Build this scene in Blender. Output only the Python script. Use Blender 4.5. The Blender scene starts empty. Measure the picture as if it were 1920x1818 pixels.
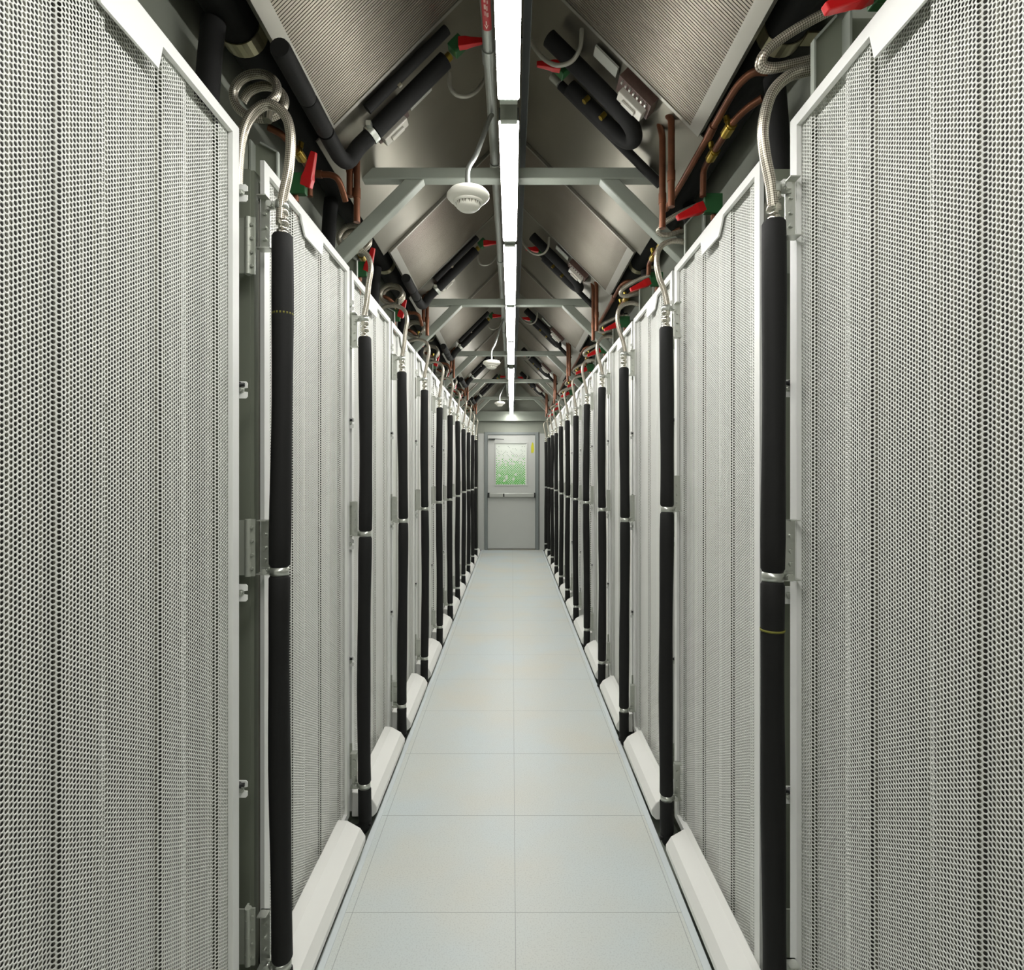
import bpy, math, random
import numpy as np
from mathutils import Vector, Matrix

random.seed(7)
C = bpy.context.scene.collection
H = 1.65            # camera height
F = 1090.0          # focal length in pixels of the 1920 px wide frame
PI = math.pi

# ------------------------------------------------------------------ materials
def lin(c):
    return tuple(((x / 255.0) / 12.92 if x / 255.0 <= 0.04045 else ((x / 255.0 + 0.055) / 1.055) ** 2.4) for x in c) + (1.0,)

MATS = {}
def mat(name, rgb, rough=0.5, metal=0.0, var=0.06, scale=6.0, bump=0.0, bscale=200.0, spec=0.5, rgb2=None):
    if name in MATS: return MATS[name]
    m = bpy.data.materials.new(name); m.use_nodes = True
    nt = m.node_tree; b = nt.nodes['Principled BSDF']
    b.inputs['Roughness'].default_value = rough
    b.inputs['Metallic'].default_value = metal
    b.inputs['Specular IOR Level'].default_value = spec
    tc = nt.nodes.new('ShaderNodeTexCoord')
    no = nt.nodes.new('ShaderNodeTexNoise'); no.inputs['Scale'].default_value = scale; no.inputs['Detail'].default_value = 4
    nt.links.new(tc.outputs['Object'], no.inputs['Vector'])
    mx = nt.nodes.new('ShaderNodeMix'); mx.data_type = 'RGBA'
    c = lin(rgb)
    c2 = lin(rgb2) if rgb2 else tuple(x * (1 - var * 2) for x in c[:3]) + (1,)
    mx.inputs[6].default_value = c; mx.inputs[7].default_value = c2
    nt.links.new(no.outputs['Fac'], mx.inputs[0])
    nt.links.new(mx.outputs[2], b.inputs['Base Color'])
    if bump:
        n2 = nt.nodes.new('ShaderNodeTexNoise'); n2.inputs['Scale'].default_value = bscale
        nt.links.new(tc.outputs['Object'], n2.inputs['Vector'])
        bp = nt.nodes.new('ShaderNodeBump'); bp.inputs['Strength'].default_value = bump; bp.inputs['Distance'].default_value = 0.002
        nt.links.new(n2.outputs['Fac'], bp.inputs['Height']); nt.links.new(bp.outputs['Normal'], b.inputs['Normal'])
    MATS[name] = m
    return m

M_WHITE = mat('white_powder_coat', (236, 237, 233), 0.42, 0, 0.015)
M_PERF = mat('perforated_white_steel', (228, 229, 223), 0.45, 0, 0.02)
M_BUMP = mat('white_bumper_plastic', (238, 238, 233), 0.38, 0, 0.02)
M_BODY = mat('grey_green_cabinet_paint', (134, 139, 124), 0.5, 0, 0.04)
M_PLATE = mat('grey_sheet_steel', (176, 182, 172), 0.42, 0.25, 0.05)
M_RUBBER = mat('black_foam_insulation', (25, 25, 24), 0.7, 0, 0.12, 14, 0.25, 90, 0.3)
M_ZINC = mat('zinc_plated_steel', (205, 208, 200), 0.32, 0.85, 0.06, 30)
M_HINGE = mat('painted_hinge_steel', (176, 180, 168), 0.4, 0.2, 0.05)
M_CHROME = mat('nickel_fitting', (214, 210, 196), 0.22, 0.95, 0.05)
M_BRASS = mat('brass', (186, 160, 70), 0.3, 0.9, 0.1)
M_GOLD = mat('yellow_zinc_strap', (200, 194, 162), 0.3, 0.85, 0.06)
M_COPPER = mat('tarnished_copper', (140, 86, 56), 0.42, 0.6, 0.1, 14, 0, 0, 0.5, (52, 36, 28))
M_RED = mat('red_handle_plastic', (200, 20, 24), 0.35, 0, 0.06)
M_GREEN = mat('green_valve_plastic', (46, 98, 56), 0.4, 0, 0.08)
M_STEELG = mat('grey_green_truss_paint', (152, 158, 147), 0.4, 0.1, 0.04)
M_ALU = mat('mill_aluminium', (172, 170, 160), 0.42, 0.85, 0.08, 4)
M_FIN = mat('aluminium_coil_tube', (158, 151, 137), 0.42, 0.85, 0.14, 5)
M_COILBK = mat('dark_coil_depth', (40, 38, 34), 0.7, 0.2, 0.1)
M_GALV = mat('galvanised_pipe', (170, 174, 168), 0.36, 0.8, 0.1, 16)
M_DARK = mat('dark_grey_enamel', (72, 75, 72), 0.5, 0.1, 0.05)
M_ROOF = mat('brushed_roof_sheet', (138, 134, 121), 0.36, 0.8, 0.12, 3)
M_WALL = mat('grey_wall_paint', (150, 154, 142), 0.5, 0, 0.03)
M_DOOR = mat('light_grey_door_paint', (196, 198, 193), 0.4, 0, 0.02)
M_JAMB = mat('grey_jamb_paint', (132, 138, 136), 0.42, 0, 0.03)
M_CREAM = mat('cream_detector_plastic', (236, 234, 222), 0.4, 0, 0.02)
M_VENT = mat('dark_detector_vent', (120, 114, 98), 0.6, 0, 0.05)
M_CLEAR = mat('milky_box_cover', (206, 203, 192), 0.25, 0, 0.05)
M_BROWN = mat('brown_terminal_block', (98, 74, 66), 0.4, 0, 0.3, 60)
M_LABEL = mat('pale_label', (168, 170, 160), 0.4, 0.1, 0.05, 40)
M_STICK = mat('red_pipe_label', (176, 44, 48), 0.45, 0, 0.03)
M_MARK = mat('pale_label_print', (222, 190, 178), 0.5, 0, 0.03)
M_YELLOW = mat('yellow_sticker', (214, 210, 40), 0.5, 0, 0.05)
M_CHALK = mat('yellow_crayon_mark', (128, 126, 48), 0.8, 0, 0.2, 60)
M_CONDUIT = mat('grey_flex_conduit', (160, 158, 146), 0.45, 0.3, 0.08, 30)
M_TRIM = mat('pale_floor_edge', (214, 221, 222), 0.35, 0, 0.02)
M_BLACK = mat('black_plastic', (22, 22, 22), 0.45, 0, 0.05)
M_PANE = mat('frosted_white_pane', (232, 238, 228), 0.3, 0, 0.02)
M_HEXG = mat('green_hexagon_film', (112, 208, 98), 0.4, 0, 0.12, 8)
M_HEXD = mat('grey_dot_film', (120, 140, 122), 0.4, 0, 0.05)
M_SILVER = mat('satin_push_bar', (196, 198, 192), 0.3, 0.5, 0.04)

def emit_mat(name, rgb, strength):
    m = bpy.data.materials.new(name); m.use_nodes = True; nt = m.node_tree
    b = nt.nodes['Principled BSDF']
    b.inputs['Base Color'].default_value = (0.8, 0.8, 0.8, 1)
    b.inputs['Emission Color'].default_value = rgb + (1,)
    b.inputs['Emission Strength'].default_value = strength
    return m
M_LAMP = emit_mat('lit_diffuser', (1.0, 0.987, 0.955), 55.0)

def braid_mat():
    m = bpy.data.materials.new('braided_stainless'); m.use_nodes = True; nt = m.node_tree
    b = nt.nodes['Principled BSDF']
    b.inputs['Metallic'].default_value = 0.85; b.inputs['Roughness'].default_value = 0.34
    uv = nt.nodes.new('ShaderNodeUVMap')
    mp = nt.nodes.new('ShaderNodeMapping'); mp.inputs['Rotation'].default_value = (0, 0, PI / 4); mp.inputs['Scale'].default_value = (1, 1, 1)
    nt.links.new(uv.outputs['UV'], mp.inputs['Vector'])
    ck = nt.nodes.new('ShaderNodeTexChecker'); ck.inputs['Scale'].default_value = 1.0
    nt.links.new(mp.outputs['Vector'], ck.inputs['Vector'])
    mx = nt.nodes.new('ShaderNodeMix'); mx.data_type = 'RGBA'
    mx.inputs[6].default_value = lin((214, 208, 194)); mx.inputs[7].default_value = lin((128, 122, 108))
    nt.links.new(ck.outputs['Fac'], mx.inputs[0]); nt.links.new(mx.outputs[2], b.inputs['Base Color'])
    bp = nt.nodes.new('ShaderNodeBump'); bp.inputs['Strength'].default_value = 0.5; bp.inputs['Distance'].default_value = 0.002
    nt.links.new(ck.outputs['Fac'], bp.inputs['Height']); nt.links.new(bp.outputs['Normal'], b.inputs['Normal'])
    return m
M_BRAID = braid_mat()

def stripe_mat(name, axis, pitch, a, b_, rough, metal):
    m = bpy.data.materials.new(name); m.use_nodes = True; nt = m.node_tree
    b = nt.nodes['Principled BSDF']; b.inputs['Roughness'].default_value = rough; b.inputs['Metallic'].default_value = metal
    tc = nt.nodes.new('ShaderNodeTexCoord'); sp = nt.nodes.new('ShaderNodeSeparateXYZ')
    nt.links.new(tc.outputs['Object'], sp.inputs[0])
    d = nt.nodes.new('ShaderNodeMath'); d.operation = 'DIVIDE'; d.inputs[1].default_value = pitch
    nt.links.new(sp.outputs[axis], d.inputs[0])
    fr = nt.nodes.new('ShaderNodeMath'); fr.operation = 'FRACT'; nt.links.new(d.outputs[0], fr.inputs[0])
    gt = nt.nodes.new('ShaderNodeMath'); gt.operation = 'GREATER_THAN'; gt.inputs[1].default_value = 0.68
    nt.links.new(fr.outputs[0], gt.inputs[0])
    mx = nt.nodes.new('ShaderNodeMix'); mx.data_type = 'RGBA'
    mx.inputs[6].default_value = lin(a); mx.inputs[7].default_value = lin(b_)
    nt.links.new(gt.outputs[0], mx.inputs[0]); nt.links.new(mx.outputs[2], b.inputs['Base Color'])
    return m
M_CORE = stripe_mat('striped_coil_core', 1, 0.033, (44, 42, 36), (120, 118, 104), 0.6, 0.1)

def floor_mat():
    m = bpy.data.materials.new('blue_grey_floor_tile'); m.use_nodes = True; nt = m.node_tree; L = nt.links
    b = nt.nodes['Principled BSDF']
    tc = nt.nodes.new('ShaderNodeTexCoord'); sp = nt.nodes.new('ShaderNodeSeparateXYZ'); L.new(tc.outputs['Object'], sp.inputs[0])
    def math_(op, a, bb=None):
        n = nt.nodes.new('ShaderNodeMath'); n.operation = op
        for i, v in enumerate((a, bb)):
            if v is None: continue
            if isinstance(v, (int, float)): n.inputs[i].default_value = v
            else: L.new(v, n.inputs[i])
        return n.outputs[0]
    def seam(coord, off, per, w):
        q = math_('DIVIDE', math_('SUBTRACT', coord, off), per)
        fr = math_('ABSOLUTE', math_('SUBTRACT', math_('FRACT', math_('ADD', q, 0.5)), 0.5))
        return math_('LESS_THAN', fr, w / per)
    sx = seam(sp.outputs[0], 0.012, 0.61, 0.0013)
    sy = seam(sp.outputs[1], 2.18, 0.6145, 0.0016)
    s = math_('MAXIMUM', sx, sy)
    n1 = nt.nodes.new('ShaderNodeTexNoise'); n1.inputs['Scale'].default_value = 1.6; n1.inputs['Detail'].default_value = 5
    L.new(tc.outputs['Object'], n1.inputs['Vector'])
    r1 = nt.nodes.new('ShaderNodeValToRGB'); L.new(n1.outputs['Fac'], r1.inputs[0])
    r1.color_ramp.elements[0].position = 0.35; r1.color_ramp.elements[0].color = lin((205, 214, 214))
    r1.color_ramp.elements[1].position = 0.68; r1.color_ramp.elements[1].color = lin((212, 212, 202))
    n2 = nt.nodes.new('ShaderNodeTexNoise'); n2.inputs['Scale'].default_value = 170; n2.inputs['Detail'].default_value = 3
    L.new(tc.outputs['Object'], n2.inputs['Vector'])
    r2 = nt.nodes.new('ShaderNodeValToRGB'); L.new(n2.outputs['Fac'], r2.inputs[0])
    r2.color_ramp.elements[0].position = 0.28; r2.color_ramp.elements[0].color = (0.72, 0.72, 0.72, 1)
    r2.color_ramp.elements[1].position = 0.5; r2.color_ramp.elements[1].color = (1, 1, 1, 1)
    mu = nt.nodes.new('ShaderNodeMix'); mu.data_type = 'RGBA'; mu.blend_type = 'MULTIPLY'; mu.inputs[0].default_value = 0.6
    L.new(r1.outputs[0], mu.inputs[6]); L.new(r2.outputs[0], mu.inputs[7])
    mx = nt.nodes.new('ShaderNodeMix'); mx.data_type = 'RGBA'
    L.new(math_('MULTIPLY', s, 0.55), mx.inputs[0]); L.new(mu.outputs[2], mx.inputs[6]); mx.inputs[7].default_value = lin((110, 116, 116))
    L.new(mx.outputs[2], b.inputs['Base Color'])
    b.inputs['Roughness'].default_value = 0.42
    bp = nt.nodes.new('ShaderNodeBump'); bp.inputs['Strength'].default_value = 0.25; bp.inputs['Distance'].default_value = 0.002
    L.new(math_('SUBTRACT', math_('MULTIPLY', n1.outputs['Fac'], 2.0), s), bp.inputs['Height']); L.new(bp.outputs['Normal'], b.inputs['Normal'])
    return m

# ------------------------------------------------------------------ mesh builder
class MB:
    def __init__(self): self.v = []; self.f = []; self.sm = []; self.uv = []
    def add(self, vs, fs, smooth=False, uvs=None):
        o = len(self.v); self.v += [tuple(p) for p in vs]
        for i, f in enumerate(fs):
            self.f.append([o + k for k in f]); self.sm.append(smooth)
            self.uv.append(uvs[i] if uvs else None)
        return self
    def box(self, x0, x1, y0, y1, z0, z1):
        vs = [(x, y, z) for z in (z0, z1) for y in (y0, y1) for x in (x0, x1)]
        return self.add(vs, [(0, 2, 3, 1), (4, 5, 7, 6), (0, 1, 5, 4), (2, 6, 7, 3), (0, 4, 6, 2), (1, 3, 7, 5)])
    def obox(self, c, ax, ay, az, sx, sy, sz):
        c = Vector(c); ax, ay, az = Vector(ax), Vector(ay), Vector(az)
        vs = [c + ax * (i * sx / 2) + ay * (j * sy / 2) + az * (k * sz / 2) for k in (-1, 1) for j in (-1, 1) for i in (-1, 1)]
        return self.add(vs, [(0, 2, 3, 1), (4, 5, 7, 6), (0, 1, 5, 4), (2, 6, 7, 3), (0, 4, 6, 2), (1, 3, 7, 5)])
    def prism(self, pts, vec):
        n = len(pts); vec = Vector(vec); a = [Vector(p) for p in pts]
        return self.add(a + [p + vec for p in a], [tuple(range(n))[::-1], tuple(range(n, 2 * n))] + [(i, (i + 1) % n, n + (i + 1) % n, n + i) for i in range(n)])
    def tube(self, path, r, n=14, caps=True, uvscale=None):
        P = [Vector(p) for p in path]; m = len(P)
        R = r if isinstance(r, (list, tuple)) else [r] * m
        T = []
        for i in range(m):
            t = P[min(i + 1, m - 1)] - P[max(i - 1, 0)]
            T.append(t.normalized() if t.length > 1e-9 else Vector((0, 0, 1)))
        ref = Vector((1, 0, 0)) if abs(T[0].x) < 0.8 else Vector((0, 1, 0))
        N = (ref - T[0] * ref.dot(T[0])).normalized()
        vs = []; ln = [0.0]
        for i in range(m):
            if i:
                N = N - T[i] * N.dot(T[i]); N = N.normalized(); ln.append(ln[-1] + (P[i] - P[i - 1]).length)
            B = T[i].cross(N)
            for k in range(n):
                a = 2 * PI * k / n
                vs.append(P[i] + (N * math.cos(a) + B * math.sin(a)) * R[i])
        fs = []; uvs = []
        per = uvscale or 1.0
        rr = max(R)
        cu = max(4, round(2 * PI * rr / per)) if uvscale else 8
        for i in range(m - 1):
            for k in range(n):
                k2 = (k + 1) % n
                fs.append((i * n + k, i * n + k2, (i + 1) * n + k2, (i + 1) * n + k))
                u0, u1 = cu * k / n, cu * (k + 1) / n
                v0, v1 = ln[i] / per, ln[i + 1] / per
                uvs.append(((u0, v0), (u1, v0), (u1, v1), (u0, v1)))
        self.add(vs, fs, True, uvs)
        if caps:
            self.add(vs[:n], [tuple(range(n))[::-1]]); self.add(vs[-n:], [tuple(range(n))])
        return self
    def cyl(self, a, b, r, n=16, r2=None):
        return self.tube([a, b], [r, r if r2 is None else r2], n)
    def lathe(self, prof, c, n=28, axis=(0, 0, 1), hexa=False):
        c = Vector(c); az = Vector(axis).normalized()
        ax = az.orthogonal().normalized(); ay = az.cross(ax)
        vs = []
        for r, z in prof:
            for k in range(n):
                a = 2 * PI * k / n
                vs.append(c + az * z + (ax * math.cos(a) + ay * math.sin(a)) * r)
        fs = []
        for i in range(len(prof) - 1):
            for k in range(n):
                k2 = (k + 1) % n
                fs.append((i * n + k, i * n + k2, (i + 1) * n + k2, (i + 1) * n + k))
        self.add(vs, fs, not hexa)
        return self
    def build(self, name, m, parent=None, origin=(0, 0, 0), bevel=0.0):
        me = bpy.data.meshes.new(name)
        O = Vector(origin) if parent is None else (parent_world(parent))
        me.from_pydata([tuple(Vector(p) - O) for p in self.v], [], self.f)
        me.polygons.foreach_set('use_smooth', self.sm)
        if any(u for u in self.uv):
            uvl = me.uv_layers.new(name='UVMap'); flat = []
            for u, f in zip(self.uv, self.f):
                for k in range(len(f)): flat += list(u[k]) if u else [0.0, 0.0]
            uvl.data.foreach_set('uv', flat)
        me.materials.append(m); me.update()
        o = bpy.data.objects.new(name, me); C.objects.link(o)
        if parent is None: o.location = O
        else: o.parent = parent
        if bevel:
            bv = o.modifiers.new('edge', 'BEVEL'); bv.width = bevel; bv.segments = 2; bv.limit_method = 'ANGLE'; bv.angle_limit = 0.7
        return o

def parent_world(o):
    p = Vector(o.location)
    while o.parent is not None:
        o = o.parent; p += Vector(o.location)
    return p

def thing(name, loc, label, cat, group=None):
    o = bpy.data.objects.new(name, None); C.objects.link(o); o.location = loc
    o.empty_display_size = 0.05
    o['label'] = label; o['category'] = cat
    if group: o['group'] = group
    return o
def tag(o, label, cat, group=None, kind=None):
    o['label'] = label; o['category'] = cat
    if group: o['group'] = group
    if kind: o['kind'] = kind
    return o
def struct(o, label=None, cat=None):
    o['kind'] = 'structure'
    if label: o['label'] = label
    if cat: o['category'] = cat
    return o
def kids(o): return [c for c in C.objects if c.parent == o]
CH = {}
def copy_tree(root, loc, label, group=None):
    r = root.copy(); C.objects.link(r); r.location = loc; r['label'] = label
    if group: r['group'] = group
    for ch in CH.setdefault(root.name, kids(root)):
        c = ch.copy(); C.objects.link(c); c.parent = r
        for g in CH.setdefault(ch.name, kids(ch)):
            d = g.copy(); C.objects.link(d); d.parent = c
    return r

def spline(pts, k=8):
    P = [Vector(p) for p in pts]
    P = [P[0] * 2 - P[1]] + P + [P[-1] * 2 - P[-2]]
    out = []
    for i in range(1, len(P) - 2):
        for j in range(k):
            t = j / k
            a, b, c, d = P[i - 1], P[i], P[i + 1], P[i + 2]
            out.append(0.5 * ((2 * b) + (c - a) * t + (2 * a - 5 * b + 4 * c - d) * t * t + (3 * b - a - 3 * c + d) * t ** 3))
    out.append(P[-2]); return out

ORD = ['zeroth', 'first', 'second', 'third', 'fourth', 'fifth', 'sixth', 'seventh', 'eighth', 'ninth', 'tenth', 'eleventh', 'twelfth']
SIDE = {-1: 'left', 1: 'right'}
NUM = {-1: 'left', 1: 'right'}

# ------------------------------------------------------------------ layout constants
YW = 12.37          # end wall
YL = 12.37          # length of the aisle
ZF = 0.0            # aisle floor
YB = -2.0           # wall behind the camera
W = 0.875           # rack width
ZT = 2.602          # rack door top
def rack_y0(n): return 0.735 if n == 1 else (1.775 if n == 2 else 2.745 + 0.915 * (n - 3))
def rack_y1(n): return 1.61 if n == 1 else 2.705 + 0.915 * (n - 2)

# ------------------------------------------------------------------ setting
def plane_box(name, x0, x1, y0, y1, z0, z1, m):
    return struct(MB().box(x0, x1, y0, y1, z0, z1).build(name, m))

plane_box('floor', -.650, .661, YB - 0.1, YL + 0.1, ZF - .05, ZF, floor_mat())
plane_box('floor_trough', -1.85, 1.85, YB - 0.1, YL + 0.1, ZF - .10, ZF - .055, M_STEELG)
for s in (-1, 1):
    b = MB()
    xs = sorted((s * .955, s * .995)); b.box(xs[0], xs[1], YB, YL, 2.60, 4.1)
    xs = sorted((s * .955, s * 1.85)); b.box(xs[0], xs[1], YB, YL, 2.58, 2.60)
    xs = sorted((s * 1.80, s * 1.85)); b.box(xs[0], xs[1], YB, YL, ZF - .05, 2.58)
    struct(b.build('wall_' + SIDE[s], M_WALL))
plane_box('wall_rear', -1.85, 1.85, YB - 0.05, YB, ZF - .05, 4.15, M_WALL)
# sloping roof sheets: 45 degrees, from (0.708, h 1.295) up to the ridge
SX, SH = 0.708, 1.295
def slope(s, a, Y, off=0.0):
    """point on the sloping roof sheet of side s: a metres towards the ridge, off metres down into the room"""
    d = SX - a; h = SH + a
    return Vector((s * (d - off * 0.7071), Y, H + h - off * 0.7071))
for s in (-1, 1):
    b = MB()
    p = [slope(s, 0.02, YB, -0.05), slope(s, 0.708 + 0.05, YB, -0.05), slope(s, 0.708 + 0.05, YB, -0.09), slope(s, 0.02, YB, -0.09)]
    b.prism(p, (0, YL - YB, 0))
    struct(b.build('ceiling_' + SIDE[s], M_ROOF))
plane_box('ceiling', -.995, .995, YB, YL, 4.1, 4.14, M_DARK)

KW = YL / YW
def far(o):
    o.location = Vector((0, 0, H)) + (Vector(o.location) - Vector((0, 0, H))) * KW; o.scale = (KW,) * 3; return o
# end wall with the door opening
b = MB()
b.box(-1.85, -0.575, YW, YW + 0.08, 0, 4.15); b.box(0.575, 1.85, YW, YW + 0.08, 0, 4.15); b.box(-0.575, 0.575, YW, YW + 0.08, 2.50, 4.15)
far(struct(b.build('wall_far', M_WALL)))
b = MB().box(-0.86, 0.86, YW - 0.14, YW - 0.001, 2.73, 2.93)
far(struct(b.build('trim_1', M_STEELG)))
b = MB().box(-0.72, -0.585, YW - 0.03, YW - 0.001, 0.0, 2.47)
far(struct(b.build('trim_2', M_DOOR)))
b = MB().box(0.585, 0.72, YW - 0.03, YW - 0.001, 0.0, 2.47)
far(struct(b.build('trim_3', M_DOOR)))
for i, s in enumerate((-1, 1)):
    e = .6375 if s < 0 else .6485
    xs = sorted((s * (e - .0135), s * (e + .0125)))
    struct(MB().box(xs[0], xs[1], 0.0, YL - 0.08, ZF, ZF + 0.004).build('trim_%d' % (4 + i), M_TRIM))

def make_door():
    t = bpy.data.objects.new('door_1', None); C.objects.link(t); t.location = (0, YW, 0)
    t['kind'] = 'structure'; t['label'] = 'light grey exit door at the end of the aisle'; t['category'] = 'door'
    b = MB()
    b.box(-0.585, -0.515, YW - 0.05, YW + 0.08, 0, 2.50); b.box(0.495, 0.565, YW - 0.05, YW + 0.08, 0, 2.50); b.box(-0.515, 0.495, YW - 0.05, YW + 0.08, 2.445, 2.50)
    b.build('door_frame', M_JAMB, t, bevel=0.004)
    b = MB()   # leaf with a glazed opening
    x0, x1, z0, z1 = -0.512, 0.492, 0.03, 2.44
    a0, a1, c0, c1 = -0.37, 0.335, 1.36, 2.29
    ya, yb = YW - 0.03, YW + 0.02
    b.box(x0, a0, ya, yb, z0, z1); b.box(a1, x1, ya, yb, z0, z1); b.box(a0, a1, ya, yb, z0, c0); b.box(a0, a1, ya, yb, c1, z1)
    b.build('door_leaf', M_DOOR, t)
    b = MB(); w = 0.03
    b.box(a0, a1, ya - 0.012, ya, c0, c0 + w); b.box(a0, a1, ya - 0.012, ya, c1 - w, c1); b.box(a0, a0 + w, ya - 0.012, ya, c0 + w, c1 - w); b.box(a1 - w, a1, ya - 0.012, ya, c0 + w, c1 - w)
    fr = b.build('window_frame', M_DOOR, t, bevel=0.003)
    MB().box(a0 + 0.005, a1 - 0.005, ya + 0.012, ya + 0.02, c0 + 0.005, c1 - 0.005).build('pane', M_PANE, t)
    # hexagon film printed on the pane, denser towards the bottom
    g = MB(); d = MB(); wm = MB(); rnd = random.Random(3)
    pw = a1 - a0 - 2 * w; ph = c1 - c0 - 2 * w; cols = 13; px = pw / cols; row = px * 0.5
    rows = int(ph / row)
    blobs = [(4, 0.20), (3, 0.09), (8, 0.24), (4, 0.15), (1, 0.22), (7, 0.13)]
    for j in range(rows):
        fz = (j + 0.5) / rows
        for i in range(cols):
            cx = a0 + w + (i + 0.5 + (0.25 if j % 2 else -0.25)) * px; cz = c0 + w + (j + 0.5) * row
            if j % 2 and i == cols - 1: continue
            rr = 0.0
            if rnd.random() < min(1.0, max(0.0, (0.72 - fz) / 0.30)):
                rr = px * (0.42 - 0.26 * fz) * rnd.uniform(0.8, 1.05); tgt = g
            elif 0.3 < fz < 0.93 and rnd.random() < 0.46 - 0.50 * (fz - 0.5):
                rr = px * 0.16; tgt = d
            if rr > 0:
                vs = [(cx + rr * math.cos(k * PI / 3), ya + 0.011, cz + rr * math.sin(k * PI / 3)) for k in range(6)]
                tgt.prism(vs, (0, -0.001, 0))
    for i, fz in blobs:
        cx = a0 + w + (i + 0.5) * px; cz = c0 + w + fz * ph
        wm.prism([(cx + 0.028 * math.cos(k * PI / 8), ya + 0.0095, cz + 0.028 * math.sin(k * PI / 8)) for k in range(16)], (0, -0.001, 0))
    g.build('green_film', M_HEXG, t); d.build('dot_film', M_HEXD, t); wm.build('round_film', M_PANE, t)
    # push bar
    b = MB(); b.box(-0.49, 0.47, ya - 0.075, ya - 0.025, 1.125, 1.205)
    bar = b.build('push_bar', M_SILVER, t, bevel=0.006)
    b = MB(); b.box(-0.512, -0.475, ya - 0.08, ya, 1.115, 1.215); b.box(0.465, 0.492, ya - 0.08, ya, 1.115, 1.215); b.box(-0.19, -0.16, ya - 0.082, ya - 0.075, 1.13, 1.20)
    b.build('bar_end', M_BLACK, t)
    b = MB(); b.box(-0.50, -0.36, ya - 0.05, ya, 2.335, 2.365); b.obox((-0.30, ya - 0.06, 2.35), (1, 0, -0.05), (0, 1, 0), (0, 0, 1), 0.26, 0.012, 0.014)
    b.build('door_closer', M_DARK, t)
    b = MB(); b.prism([(0.405, ya, 2.06), (0.455, ya, 2.06), (0.47, ya, 2.13), (0.455, ya, 2.26), (0.43, ya, 2.29), (0.405, ya, 2.20)], (0, -0.003, 0))
    b.build('yellow_sticker', M_YELLOW, t)
    b = MB(); b.box(-0.512, 0.492, YW - 0.06, YW + 0.05, 0.0, 0.022)
    b.build('threshold', M_ALU, t)
    far(t)
make_door()

# ------------------------------------------------------------------ racks
PROF = [(0.0, .7705), (.10, .7705), (.106, .783), (.252, .783), (.260, .7705), (.365, .7705), (.371, .783), (.540, .783), (.548, .7705), (.637, .7705), (.643, .783), (.785, .783), (.793, .7705), (.875, .7705)]
def perforated(s, name, parent, y0, pitch, r, th, seg):
    u = np.array([p[0] for p in PROF]); d = np.array([p[1] for p in PROF])
    arc = np.concatenate([[0], np.cumsum(np.hypot(np.diff(u), np.diff(d)))])
    cp = pitch * math.sqrt(3) / 2
    nc = int((arc[-1] - 0.03) / cp); z0, z1 = 0.074, ZT - 0.015
    nr = int((z1 - z0) / pitch)
    i, j = np.meshgrid(np.arange(nc), np.arange(nr), indexing='ij')
    ct = 0.015 + (i + 0.5) * cp; cz = z0 + (j + 0.25 + 0.5 * (i % 2)) * pitch
    ct = ct.ravel(); cz = cz.ravel(); n = len(ct)
    R = pitch / math.sqrt(3)
    if seg == 6:
        oa = np.arange(6) * PI / 3; ora = np.full(6, R)
    else:
        oa = np.arange(12) * PI / 6; ora = np.where(np.arange(12) % 2 == 0, R, pitch / 2)
    ot, oz = ora * np.cos(oa), ora * np.sin(oa); ht, hz = r * np.cos(oa), r * np.sin(oa)
    T = np.concatenate([ct[:, None] + ot, ct[:, None] + ht, ct[:, None] + ht], 1)
    Z = np.concatenate([cz[:, None] + oz, cz[:, None] + hz, cz[:, None] + hz], 1)
    U = np.interp(T, arc, u); D = np.interp(T, arc, d)
    D[:, 2 * seg:] += th
    O = parent_world(parent)
    V = np.stack([s * D - O.x, U + y0 - O.y, Z - O.z], -1).reshape(-1, 3)
    k = np.arange(seg); k2 = (k + 1) % seg
    q1 = np.stack([k, k2, seg + k2, seg + k], -1); q2 = np.stack([seg + k, seg + k2, 2 * seg + k2, 2 * seg + k], -1)
    q = np.concatenate([q1, q2], 0)
    if s > 0: q = q[:, ::-1]
    Fc = (np.arange(n)[:, None, None] * (3 * seg) + q[None]).reshape(-1, 4)
    me = bpy.data.meshes.new(name)
    nv, nf = len(V), len(Fc)
    me.vertices.add(nv); me.vertices.foreach_set('co', V.astype(np.float32).ravel())
    me.loops.add(nf * 4); me.loops.foreach_set('vertex_index', Fc.astype(np.int32).ravel())
    me.polygons.add(nf); me.polygons.foreach_set('loop_start', np.arange(0, nf * 4, 4, dtype=np.int32))
    me.update(calc_edges=True)
    me.materials.append(M_PERF)
    o = bpy.data.objects.new(name, me); C.objects.link(o); o.parent = parent
    return o

def bx_side(b, s, d0, d1, y0, y1, z0, z1):
    xs = sorted((s * d0, s * d1)); return b.box(xs[0], xs[1], y0, y1, z0, z1)

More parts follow.
